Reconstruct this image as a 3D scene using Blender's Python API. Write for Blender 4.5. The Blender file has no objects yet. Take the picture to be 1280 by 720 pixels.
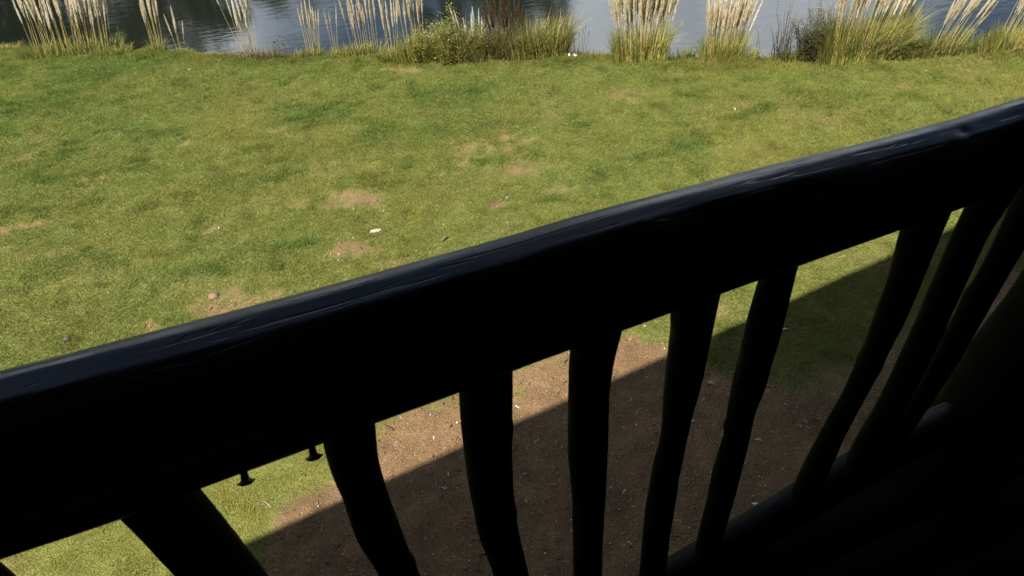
import bpy, math, random
import numpy as np
from mathutils import Vector, Matrix

# ------------------------------------------------------------------ camera
S = bpy.context.scene
COL = S.collection
rng = np.random.default_rng(7)
random.seed(7)
H = 5.5            # eye above the lawn
F = 900.0          # focal length in pixels of a 1280 px wide picture
NAD = np.array([95.0, 920.0])      # nadir point relative to the picture centre
_Z = np.array([-NAD[0], NAD[1], F]); _Z /= np.linalg.norm(_Z)
_Y = np.array([0, 0, -1.0]); _Y -= _Z * (_Y @ _Z); _Y /= np.linalg.norm(_Y)
_X = np.cross(_Y, _Z)
ROT = np.array([_X, _Y, _Z])       # camera -> world


def ray(x, y):
    return ROT @ np.array([x - 640.0, 360.0 - y, -F])


def gnd(x, y, z=0.0):
    """surveyed point on the level z seen at picture point x, y"""
    r = ray(x, y)
    return np.array([0, 0, H]) + r * ((z - H) / r[2])


cam_d = bpy.data.cameras.new('camera')
cam = bpy.data.objects.new('camera', cam_d)
COL.objects.link(cam)
M = Matrix([[ROT[i][j] for j in range(3)] + [0] for i in range(3)] + [[0, 0, 0, 1]])
M.translation = Vector((0, 0, H))
cam.matrix_world = M
cam_d.sensor_width = 36.0
cam_d.lens = 36.0 * F / 1280.0
cam_d.clip_start = 0.05
cam_d.clip_end = 3000
cam_d.dof.use_dof = True
cam_d.dof.focus_distance = 3.8
cam_d.dof.aperture_fstop = 11.0
S.camera = cam

# ------------------------------------------------------------------ sky, sun, exposure
SUN_EL = math.radians(56.2)
SHADOW_AZ = math.radians(58)       # direction on the ground in which shadows fall (from +X)
sd = np.array([math.cos(SHADOW_AZ) * math.cos(SUN_EL), math.sin(SHADOW_AZ) * math.cos(SUN_EL), -math.sin(SUN_EL)])
w = bpy.data.worlds.new('World')
S.world = w
w.use_nodes = True
nt = w.node_tree
bg = nt.nodes['Background']
sky = nt.nodes.new('ShaderNodeTexSky')
sky.sky_type = 'NISHITA'
sky.sun_disc = False
sky.sun_elevation = SUN_EL
to_sun = -sd
sky.sun_rotation = math.atan2(to_sun[0], to_sun[1])
sky.air_density = 1.0
sky.dust_density = 1.2
tc = nt.nodes.new('ShaderNodeTexCoord')
mp = nt.nodes.new('ShaderNodeMapping'); mp.inputs['Scale'].default_value = (1.0, 1.0, 2.2)
mp.inputs['Location'].default_value = (1.3, 0.2, 0.0)
nz = nt.nodes.new('ShaderNodeTexNoise'); nz.inputs['Scale'].default_value = 2.3
nz.inputs['Detail'].default_value = 6; nz.inputs['Roughness'].default_value = 0.55
rp = nt.nodes.new('ShaderNodeValToRGB')
rp.color_ramp.elements[0].position = 0.48; rp.color_ramp.elements[1].position = 0.72
mx = nt.nodes.new('ShaderNodeMix'); mx.data_type = 'RGBA'
mx.inputs['B'].default_value = (17.5, 18.2, 19.0, 1)
nt.links.new(tc.outputs['Generated'], mp.inputs['Vector'])
nt.links.new(mp.outputs[0], nz.inputs['Vector'])
sx = nt.nodes.new('ShaderNodeSeparateXYZ'); nt.links.new(tc.outputs['Generated'], sx.inputs[0])
lo = nt.nodes.new('ShaderNodeMapRange')      # cloud banks crowd towards the horizon, the zenith is clearer
lo.inputs['From Min'].default_value = 0.30; lo.inputs['From Max'].default_value = 0.75
lo.inputs['To Min'].default_value = 0.10; lo.inputs['To Max'].default_value = -0.13
nt.links.new(sx.outputs['Z'], lo.inputs['Value'])
sm0 = nt.nodes.new('ShaderNodeMath'); sm0.operation = 'ADD'
nt.links.new(nz.outputs['Fac'], sm0.inputs[0]); nt.links.new(lo.outputs[0], sm0.inputs[1])
nt.links.new(sm0.outputs[0], rp.inputs[0])
nt.links.new(rp.outputs[0], mx.inputs['Factor'])
nt.links.new(sky.outputs[0], mx.inputs['A'])
nt.links.new(mx.outputs['Result'], bg.inputs[0])
bg.inputs[1].default_value = 0.05

sun_d = bpy.data.lights.new('sun', 'SUN')
sun_d.energy = 5.0
sun_d.angle = math.radians(0.5)
sun_d.color = (1.0, 0.94, 0.84)
sun = bpy.data.objects.new('sun', sun_d)
COL.objects.link(sun)
sun.rotation_euler = Vector(sd).to_track_quat('-Z', 'Y').to_euler()
sun.location = (-8, -8, 20)
S.view_settings.view_transform = 'Standard'
S.view_settings.look = 'None'
S.view_settings.exposure = 1.3
S.view_settings.gamma = 1.0


# ------------------------------------------------------------------ helpers
def tag(o, label=None, cat=None, group=None, kind=None):
    if label: o['label'] = label
    if cat: o['category'] = cat
    if group: o['group'] = group
    if kind: o['kind'] = kind
    return o


def empty(name, loc=(0, 0, 0), rz=0.0):
    o = bpy.data.objects.new(name, None)
    COL.objects.link(o)
    o.location = loc; o.rotation_euler = (0, 0, rz)
    o.empty_display_size = 0.1
    return o


def link(name, me, parent=None, mat=None):
    if mat is not None and len(me.materials) == 0:
        me.materials.append(mat)
    o = bpy.data.objects.new(name, me)
    COL.objects.link(o)
    if parent is not None: o.parent = parent
    return o


def mesh_np(name, V, tris=None, quads=None, col=None, smooth=False):
    """mesh from numpy arrays, with an optional per-vertex colour"""
    me = bpy.data.meshes.new(name)
    V = np.asarray(V, dtype=np.float32)
    nt_ = 0 if tris is None else len(tris)
    nq = 0 if quads is None else len(quads)
    idx = []
    if nt_: idx.append(np.asarray(tris, dtype=np.int32).ravel())
    if nq: idx.append(np.asarray(quads, dtype=np.int32).ravel())
    idx = np.concatenate(idx)
    me.vertices.add(len(V)); me.vertices.foreach_set('co', V.ravel())
    me.loops.add(len(idx)); me.loops.foreach_set('vertex_index', idx)
    starts = np.concatenate([np.arange(nt_) * 3, nt_ * 3 + np.arange(nq) * 4]).astype(np.int32)
    me.polygons.add(nt_ + nq)
    me.polygons.foreach_set('loop_start', starts)
    me.update(calc_edges=True)
    if smooth:
        me.polygons.foreach_set('use_smooth', np.ones(nt_ + nq, dtype=bool))
    if col is not None:
        a = me.color_attributes.new('Col', 'FLOAT_COLOR', 'POINT')
        c = np.ones((len(V), 4), dtype=np.float32); c[:, :3] = col
        a.data.foreach_set('color', c.ravel())
    me.validate()
    return me


class MB:
    """collects pieces into one mesh with per-vertex colour"""
    def __init__(s): s.V = []; s.T = []; s.C = []; s.n = 0
    def add(s, V, T, c):
        V = np.asarray(V, float); s.V.append(V); s.T.append(np.asarray(T, int) + s.n)
        c = np.asarray(c, float)
        s.C.append(np.tile(c, (len(V), 1)) if c.ndim == 1 else c); s.n += len(V)
    def mesh(s, name, smooth=False):
        return mesh_np(name, np.concatenate(s.V), tris=np.concatenate(s.T), col=np.concatenate(s.C), smooth=smooth)


def vnoise(x, y, seed, oct=1, gain=0.5):
    """smooth value noise 0..1"""
    out = 0; amp = 1; tot = 0
    for k in range(oct):
        r = np.random.default_rng(seed * 31 + k).random((256, 256))
        xf = x * 2 ** k + 1000 + 17.3 * k; yf = y * 2 ** k + 1000 + 9.1 * k
        xi = np.floor(xf).astype(int); yi = np.floor(yf).astype(int)
        fx = xf - xi; fy = yf - yi
        fx = fx * fx * (3 - 2 * fx); fy = fy * fy * (3 - 2 * fy)
        a = r[xi % 256, yi % 256]; b = r[(xi + 1) % 256, yi % 256]
        c = r[xi % 256, (yi + 1) % 256]; d = r[(xi + 1) % 256, (yi + 1) % 256]
        out = out + amp * ((a * (1 - fx) + b * fx) * (1 - fy) + (c * (1 - fx) + d * fx) * fy)
        tot += amp; amp *= gain
    return out / tot


def sstep(a, b, x):
    t = np.clip((x - a) / (b - a), 0, 1)
    return t * t * (3 - 2 * t)


def tube(pts, rad, seg=6, cap=True):
    """tapered tube along points; returns V, T"""
    pts = np.asarray(pts, float); n = len(pts)
    rad = np.broadcast_to(rad, (n,))
    V = []; T = []
    d0 = np.gradient(pts, axis=0)
    ref = np.array([0.0, 0.0, 1.0]) if abs(d0[0][2]) < 0.8 * np.linalg.norm(d0[0]) else np.array([1.0, 0, 0])
    for i in range(n):
        d = d0[i] / (np.linalg.norm(d0[i]) + 1e-9)
        a = np.cross(d, ref); a /= np.linalg.norm(a) + 1e-9
        b = np.cross(d, a)
        ref = np.cross(a, d)
        for k in range(seg):
            t = 2 * math.pi * k / seg
            V.append(pts[i] + rad[i] * (a * math.cos(t) + b * math.sin(t)))
    for i in range(n - 1):
        for k in range(seg):
            k2 = (k + 1) % seg
            p, q, r, s = i * seg + k, i * seg + k2, (i + 1) * seg + k2, (i + 1) * seg + k
            T += [(p, q, r), (p, r, s)]
    if cap:
        V.append(pts[0]); V.append(pts[-1]); c0 = n * seg; c1 = c0 + 1
        for k in range(seg):
            k2 = (k + 1) % seg
            T += [(c0, k2, k), (c1, (n - 1) * seg + k, (n - 1) * seg + k2)]
    return np.array(V), np.array(T)


# ------------------------------------------------------------------ materials
def new_mat(name):
    m = bpy.data.materials.new(name); m.use_nodes = True
    return m, m.node_tree, m.node_tree.nodes['Principled BSDF']


def attr_foliage(name, rough=0.55, trans=0.3, spec=0.3, gain=1.0):
    m, t, b = new_mat(name)
    a = t.nodes.new('ShaderNodeAttribute'); a.attribute_name = 'Col'
    b.inputs['Roughness'].default_value = rough
    b.inputs['Specular IOR Level'].default_value = spec
    t.links.new(a.outputs['Color'], b.inputs['Base Color'])
    tr = t.nodes.new('ShaderNodeBsdfTranslucent'); ms = t.nodes.new('ShaderNodeMixShader')
    ms.inputs[0].default_value = trans
    t.links.new(a.outputs['Color'], tr.inputs['Color'])
    out = t.nodes['Material Output']
    t.links.new(b.outputs[0], ms.inputs[1]); t.links.new(tr.outputs[0], ms.inputs[2])
    t.links.new(ms.outputs[0], out.inputs[0])
    return m


def attr_solid(name, rough=0.8, noise=120.0, amt=0.35, bump=0.3, dist=0.003):
    m, t, b = new_mat(name)
    a = t.nodes.new('ShaderNodeAttribute'); a.attribute_name = 'Col'
    tcn = t.nodes.new('ShaderNodeTexCoord')
    n = t.nodes.new('ShaderNodeTexNoise'); n.inputs['Scale'].default_value = noise; n.inputs['Detail'].default_value = 5
    r = t.nodes.new('ShaderNodeMapRange')
    r.inputs['From Min'].default_value = 0.3; r.inputs['From Max'].default_value = 0.7
    r.inputs['To Min'].default_value = 1 - amt; r.inputs['To Max'].default_value = 1 + amt
    mm = t.nodes.new('ShaderNodeVectorMath'); mm.operation = 'SCALE'
    t.links.new(tcn.outputs['Object'], n.inputs['Vector'])
    t.links.new(n.outputs['Fac'], r.inputs['Value'])
    t.links.new(a.outputs['Color'], mm.inputs[0]); t.links.new(r.outputs[0], mm.inputs['Scale'])
    t.links.new(mm.outputs[0], b.inputs['Base Color'])
    bp = t.nodes.new('ShaderNodeBump'); bp.inputs['Strength'].default_value = bump; bp.inputs['Distance'].default_value = dist
    t.links.new(n.outputs['Fac'], bp.inputs['Height']); t.links.new(bp.outputs[0], b.inputs['Normal'])
    b.inputs['Roughness'].default_value = rough
    b.inputs['Specular IOR Level'].default_value = 0.25
    return m


def log_mat(name, scale, rough=0.32, base=(0.0075, 0.0072, 0.0075), edge=(0.014, 0.012, 0.010), spec=0.5):
    """black creosote paint over bark-stripped pole, grain along one axis"""
    m, t, b = new_mat(name)
    tcn = t.nodes.new('ShaderNodeTexCoord')
    mpn = t.nodes.new('ShaderNodeMapping'); mpn.inputs['Scale'].default_value = scale
    n = t.nodes.new('ShaderNodeTexNoise'); n.inputs['Scale'].default_value = 5; n.inputs['Detail'].default_value = 7
    n.inputs['Roughness'].default_value = 0.6; n.inputs['Distortion'].default_value = 0.3
    n2 = t.nodes.new('ShaderNodeTexNoise'); n2.inputs['Scale'].default_value = 9; n2.inputs['Detail'].default_value = 3
    b.inputs['Specular IOR Level'].default_value = spec
    t.links.new(tcn.outputs['Object'], mpn.inputs[0]); t.links.new(mpn.outputs[0], n.inputs['Vector'])
    t.links.new(tcn.outputs['Object'], n2.inputs['Vector'])
    cr = t.nodes.new('ShaderNodeValToRGB')
    cr.color_ramp.elements[0].position = 0.35; cr.color_ramp.elements[0].color = (*base, 1)
    cr.color_ramp.elements[1].position = 0.75; cr.color_ramp.elements[1].color = (*edge, 1)
    t.links.new(n.outputs['Fac'], cr.inputs[0]); t.links.new(cr.outputs[0], b.inputs['Base Color'])
    r = t.nodes.new('ShaderNodeMapRange')
    r.inputs['From Min'].default_value = 0.3; r.inputs['From Max'].default_value = 0.72
    r.inputs['To Min'].default_value = rough - 0.1; r.inputs['To Max'].default_value = rough + 0.25
    t.links.new(n2.outputs['Fac'], r.inputs[0]); t.links.new(r.outputs[0], b.inputs['Roughness'])
    mc = t.nodes.new('ShaderNodeMapping'); mc.inputs['Scale'].default_value = tuple(3.2 * q_ if q_ > 5 else 0.8 * q_ for q_ in scale)
    nc = t.nodes.new('ShaderNodeTexNoise'); nc.inputs['Scale'].default_value = 3.0; nc.inputs['Detail'].default_value = 2; nc.inputs['Distortion'].default_value = 0.6
    t.links.new(tcn.outputs['Object'], mc.inputs[0]); t.links.new(mc.outputs[0], nc.inputs['Vector'])
    ck = t.nodes.new('ShaderNodeMapRange'); ck.inputs['From Min'].default_value = 0.30; ck.inputs['From Max'].default_value = 0.37
    ck.inputs['To Min'].default_value = -0.7; ck.inputs['To Max'].default_value = 0.0
    t.links.new(nc.outputs['Fac'], ck.inputs[0])
    sm_ = t.nodes.new('ShaderNodeMath'); sm_.operation = 'ADD'
    t.links.new(n.outputs['Fac'], sm_.inputs[0]); t.links.new(ck.outputs[0], sm_.inputs[1])
    bp = t.nodes.new('ShaderNodeBump'); bp.inputs['Strength'].default_value = 0.42; bp.inputs['Distance'].default_value = 0.003
    t.links.new(sm_.outputs[0], bp.inputs['Height']); t.links.new(bp.outputs[0], b.inputs['Normal'])
    return m


M_grass = attr_foliage('grass_blades', 0.7, 0.4, 0.12)
M_leaf = attr_foliage('bank_leaves', 0.5, 0.35, 0.3)
M_plume = attr_foliage('pampas_plume', 0.8, 0.6, 0.1)
M_stem = attr_foliage('dry_stem', 0.6, 0.15, 0.25)
M_tree = attr_foliage('tree_leaves', 0.55, 0.25, 0.3)
M_bark = attr_solid('bark', 0.85, 14, 0.4, 0.8, 0.03)
M_stone = attr_solid('stone', 0.8, 60, 0.3, 0.5, 0.004)
M_litter = attr_solid('litter', 0.8, 90, 0.3, 0.2, 0.002)
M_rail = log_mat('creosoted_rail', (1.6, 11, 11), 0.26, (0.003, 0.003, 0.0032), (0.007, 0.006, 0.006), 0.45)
M_low = log_mat('creosoted_bottom_rail', (1.6, 11, 11), 0.45, (0.0016, 0.0016, 0.0018), (0.004, 0.0035, 0.0035), 0.07)  # darker, duller copy of the rail creosote, deep shade put into the colour
M_bal = log_mat('creosoted_baluster', (10, 10, 1.4), 0.6, (0.002, 0.0018, 0.0015), (0.0035, 0.003, 0.002), 0.03)  # creosote darkened further so balusters and post sink into shade
M_board = log_mat('shade_darkened_board', (1.2, 10, 10), 0.85, (0.0015, 0.0012, 0.001), (0.003, 0.0022, 0.0015), 0.02)  # dark boards blackened further, the veranda's shade put into their colour

m, t, b = new_mat('rusted_bolt')
b.inputs['Base Color'].default_value = (0.012, 0.010, 0.009, 1); b.inputs['Roughness'].default_value = 0.5
b.inputs['Metallic'].default_value = 0.6
M_bolt = m

# soil and thatch under the grass: colour comes from the ground itself (attribute), grain from noise
m, t, b = new_mat('soil')
a = t.nodes.new('ShaderNodeAttribute'); a.attribute_name = 'Col'
g = t.nodes.new('ShaderNodeNewGeometry')
n1 = t.nodes.new('ShaderNodeTexNoise'); n1.inputs['Scale'].default_value = 42; n1.inputs['Detail'].default_value = 8; n1.inputs['Roughness'].default_value = 0.72
n2 = t.nodes.new('ShaderNodeTexVoronoi'); n2.inputs['Scale'].default_value = 70
n3 = t.nodes.new('ShaderNodeTexNoise'); n3.inputs['Scale'].default_value = 5; n3.inputs['Detail'].default_value = 4
for q in (n1, n2, n3): t.links.new(g.outputs['Position'], q.inputs['Vector'])
r1 = t.nodes.new('ShaderNodeMapRange'); r1.inputs['From Min'].default_value = 0.25; r1.inputs['From Max'].default_value = 0.75
r1.inputs['To Min'].default_value = 0.45; r1.inputs['To Max'].default_value = 1.5
r3 = t.nodes.new('ShaderNodeMapRange'); r3.inputs['From Min'].default_value = 0.3; r3.inputs['From Max'].default_value = 0.7
r3.inputs['To Min'].default_value = 0.75; r3.inputs['To Max'].default_value = 1.2
t.links.new(n1.outputs['Fac'], r1.inputs[0]); t.links.new(n3.outputs['Fac'], r3.inputs[0])
mu = t.nodes.new('ShaderNodeMath'); mu.operation = 'MULTIPLY'
t.links.new(r1.outputs[0], mu.inputs[0]); t.links.new(r3.outputs[0], mu.inputs[1])
vm = t.nodes.new('ShaderNodeVectorMath'); vm.operation = 'SCALE'
t.links.new(a.outputs['Color'], vm.inputs[0]); t.links.new(mu.outputs[0], vm.inputs['Scale'])
t.links.new(vm.outputs[0], b.inputs['Base Color'])
ad = t.nodes.new('ShaderNodeMath'); ad.operation = 'ADD'
t.links.new(n1.outputs['Fac'], ad.inputs[0]); t.links.new(n2.outputs['Distance'], ad.inputs[1])
bp = t.nodes.new('ShaderNodeBump'); bp.inputs['Strength'].default_value = 0.8; bp.inputs['Distance'].default_value = 0.012
t.links.new(ad.outputs[0], bp.inputs['Height']); t.links.new(bp.outputs[0], b.inputs['Normal'])
b.inputs['Roughness'].default_value = 0.95; b.inputs['Specular IOR Level'].default_value = 0.15
M_soil = m

# pond water
m, t, b = new_mat('pond_water')
b.inputs['Base Color'].default_value = (0.006, 0.008, 0.006, 1)
b.inputs['Roughness'].default_value = 0.06
b.inputs['IOR'].default_value = 2.6
g = t.nodes.new('ShaderNodeNewGeometry')
mpn = t.nodes.new('ShaderNodeMapping'); mpn.inputs['Scale'].default_value = (0.9, 2.6, 1); mpn.inputs['Rotation'].default_value = (0, 0, 0.12)
n1 = t.nodes.new('ShaderNodeTexNoise'); n1.inputs['Scale'].default_value = 3.2; n1.inputs['Detail'].default_value = 5; n1.inputs['Roughness'].default_value = 0.5
n2 = t.nodes.new('ShaderNodeTexNoise'); n2.inputs['Scale'].default_value = 0.35; n2.inputs['Detail'].default_value = 2
t.links.new(g.outputs['Position'], mpn.inputs[0]); t.links.new(mpn.outputs[0], n1.inputs['Vector'])
t.links.new(g.outputs['Position'], n2.inputs['Vector'])
r = t.nodes.new('ShaderNodeMapRange'); r.inputs['From Min'].default_value = 0.4; r.inputs['From Max'].default_value = 0.62
r.inputs['To Min'].default_value = 0.03; r.inputs['To Max'].default_value = 0.11
t.links.new(n2.outputs['Fac'], r.inputs[0])
bp = t.nodes.new('ShaderNodeBump'); bp.inputs['Distance'].default_value = 0.05
t.links.new(r.outputs[0], bp.inputs['Strength'])
t.links.new(n1.outputs['Fac'], bp.inputs['Height']); t.links.new(bp.outputs[0], b.inputs['Normal'])
M_water = m

# ------------------------------------------------------------------ the lie of the land
shore_px = [(0, 55), (40, 57), (90, 60), (130, 61), (200, 59), (250, 63), (330, 67), (450, 66), (520, 74), (600, 74), (660, 70),
            (720, 67), (830, 71), (930, 73), (1000, 72), (1100, 70), (1160, 66), (1200, 63), (1280, 58)]
SH = np.array([gnd(*p)[:2] for p in shore_px])


def shore(x):
    """y of the lawn's edge above the water"""
    x = np.asarray(x, float)
    y = np.interp(x, SH[:, 0], SH[:, 1])
    sl = (SH[0, 1] - SH[3, 1]) / (SH[0, 0] - SH[3, 0])
    y = np.where(x < SH[0, 0], SH[0, 1] + (x - SH[0, 0]) * -0.15, y)
    y = np.where(x > SH[-1, 0], SH[-1, 1] - (x - SH[-1, 0]) * 0.2, y)
    return y - (0.22 - 0.12 * sstep(-5, -1, x)) + 0.06 * (vnoise(x * 1.7, x * 0, 5, 2) - 0.5)


WATER_Z = -0.42


def far_shore(x):
    return 30 + 1.5 * np.sin(x * 0.21) - (np.clip(np.abs(x) - 10, 0, None) / 9) ** 2 * 1.6


def land_z(x, y):
    s = shore(x); f = far_shore(x)
    base = 0.07 * (vnoise(x * 0.45, y * 0.45, 11, 3) - 0.5) + 0.025 * (vnoise(x * 2.6, y * 2.6, 12, 3) - 0.5)
    down = sstep(0.0, 1.1, y - s) * sstep(0.0, 3.0, f - y)
    z = base * (1 - down) - 1.05 * down
    far = np.clip(np.maximum(y - f, 0), 0, 400)
    z = z + far * 0.035 * sstep(0, 10, far)
    z = z + 6.0 * sstep(60, 400, np.hypot(x, y)) * vnoise(x * 0.01, y * 0.01, 13, 2)
    return z


# bare patches, given by where they lie on the lawn: (picture point, half width, half depth in pixels there, strength)
PATCH = [(445, 248, 50, 13, 1.0), (400, 262, 60, 6, .55), (440, 306, 34, 14, .95), (486, 325, 26, 7, .95), (652, 203, 30, 15, .9),
         (615, 185, 55, 18, .4), (700, 236, 22, 6, .6), (622, 249, 14, 5, .8), (278, 376, 44, 12, 1.0), (15, 287, 40, 7, .9), (275, 281, 22, 4, .8),
         (785, 120, 20, 9, .6), (500, 90, 25, 6, .6), (230, 182, 12, 3, .6), (345, 165, 20, 5, .4), (190, 405, 22, 6, .7),
         (330, 366, 26, 6, .6), (880, 155, 34, 6, .4), (1045, 152, 16, 6, .4), (1210, 95, 34, 6, .5), (560, 215, 24, 5, .5),
         (120, 222, 30, 4, .4), (820, 96, 40, 4, .4), (1130, 108, 40, 4, .4), (70, 312, 30, 5, .3), (900, 390, 30, 12, .9), (1100, 70, 60, 3, .3)]
GREEN = [(400, 145, 60, 14), (490, 180, 60, 16), (560, 120, 60, 14), (640, 160, 60, 12), (240, 335, 40, 10), (200, 360, 40, 8),
         (130, 90, 70, 8), (300, 230, 70, 14), (350, 310, 50, 8), (100, 330, 70, 14), (700, 75, 40, 5), (60, 130, 60, 14),
         (860, 185, 60, 8), (780, 200, 30, 6), (950, 140, 60, 6), (530, 165, 60, 12)]


def blobs(x, y, L, strength=True):
    out = np.zeros_like(x)
    wx = x + 0.35 * (vnoise(x * 2.1, y * 2.1, 21, 3) - 0.5); wy = y + 0.5 * (vnoise(x * 2.1, y * 2.1, 22, 3) - 0.5)
    for q in L:
        c = gnd(q[0], q[1]); e = gnd(q[0] + q[2], q[1]); f = gnd(q[0], q[1] - q[3])
        rx = np.linalg.norm(e - c); ry = np.linalg.norm(f - c)
        d = np.hypot((wx - c[0]) / rx, (wy - c[1]) / ry)
        out = np.maximum(out, (q[4] if strength else 1.0) * (1 - sstep(0.45, 1.25, d)))
    return out


DIRT_B = np.array([gnd(*p)[:2] for p in [(318, 719), (328, 690), (350, 655), (405, 618), (470, 545), (560, 497), (640, 466), (705, 437), (790, 416), (850, 438),
                                         (890, 476), (1000, 476), (1090, 450), (1150, 425), (1250, 330)]])
DIRT_ADD = [(790, 440, 60, 20, 1.0)]
ISLE = [(655, 487, 18, 4), (545, 502, 20, 5), (815, 415, 22, 8)]


def bare(x, y):
    """0 full grass .. 1 bare soil"""
    wx = x + 0.25 * (vnoise(x * 1.5, y * 1.5, 31, 3) - 0.5)
    wy = y + 0.55 * (vnoise(x * 1.9, y * 1.9, 32, 4) - 0.5)
    bl = np.interp(wx, DIRT_B[:, 0], DIRT_B[:, 1], left=-3)
    bl = np.where(wx < DIRT_B[0, 0] + 0.05, -3.0, bl)
    zone = 1 - sstep(-0.16, 0.26, wy - bl + 0.3 * (vnoise(x * 7, y * 7, 35, 3) - 0.5))
    isl = blobs(x, y, ISLE, False)
    zone = np.clip(zone - isl * 0.8, 0, 1)
    p = blobs(x, y, PATCH)
    fine = vnoise(x * 9, y * 9, 33, 3)
    p = np.clip(p * 0.72 + 1.6 * (fine - 0.5) * (p > 0.03), 0, 1)
    thin = sstep(0.60, 0.80, vnoise(x * 1.3, y * 1.8, 34, 4)) * 0.22
    return np.clip(np.maximum(np.maximum(zone, p), thin), 0, 1)


def axis(fine0, fine1, step, far0, far1):
    a = list(np.arange(fine0, fine1 + 1e-6, step))
    d = step
    while a[-1] < far1: d *= 1.22; a.append(a[-1] + d)
    d = step
    lo = [a[0]]
    while lo[-1] > far0: d *= 1.22; lo.append(lo[-1] - d)
    return np.array(lo[1:][::-1] + a)


gx = axis(-12, 10.5, 0.055, -700, 700); gy = axis(1.2, 14.6, 0.055, -700, 900)
GX, GY = np.meshgrid(gx, gy, indexing='ij')
x, y = GX.ravel(), GY.ravel()
z = land_z(x, y)
bz = bare(x, y)
clod = vnoise(x * 14, y * 14, 41, 3) - 0.5
z = z + (clod * 0.026 + 0.03 * (vnoise(x * 4, y * 4, 43, 2) - 0.5)) * bz * ((np.abs(x) < 11) & (y > 0) & (y < 13))
soil = np.array([0.142, 0.089, 0.044]); thatch = np.array([0.115, 0.125, 0.032]); straw = np.array([0.25, 0.18, 0.09])
kk = vnoise(x * 1.1, y * 1.1, 42, 3)[:, None]
s_ = soil * (0.8 + 0.4 * kk) + 0.0
p_ = blobs(x, y, PATCH)[:, None]
s_ = s_ * (1 - p_) + p_ * (0.12 * straw + 0.80 * soil) * (0.9 + 0.3 * kk)
c = thatch * (1 - bz[:, None]) + s_ * bz[:, None]
farg = sstep(13, 30, np.hypot(x, y))[:, None]
c = c * (1 - farg) + np.array([0.055, 0.075, 0.02]) * farg
mud = (sstep(0.02, 0.4, y - shore(x)) * (y < 31))[:, None]
c = c * (1 - mud) + mud * np.array([0.05, 0.042, 0.022])
ni, nj = len(gx), len(gy)
I, J = np.meshgrid(np.arange(ni - 1), np.arange(nj - 1), indexing='ij')
q = (I * nj + J).ravel()
quads = np.stack([q, q + nj, q + nj + 1, q + 1], 1)
me = mesh_np('ground', np.stack([x, y, z], 1), quads=quads, col=c, smooth=True)
tag(link('ground', me, None, M_soil), kind='structure')

# water sheet
me = mesh_np('pond', [(-75, 7.5, WATER_Z), (75, 7.5, WATER_Z), (75, 40, WATER_Z), (-75, 40, WATER_Z)], quads=[(0, 1, 2, 3)])
tag(link('pond_water', me, None, M_water), kind='structure')

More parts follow.
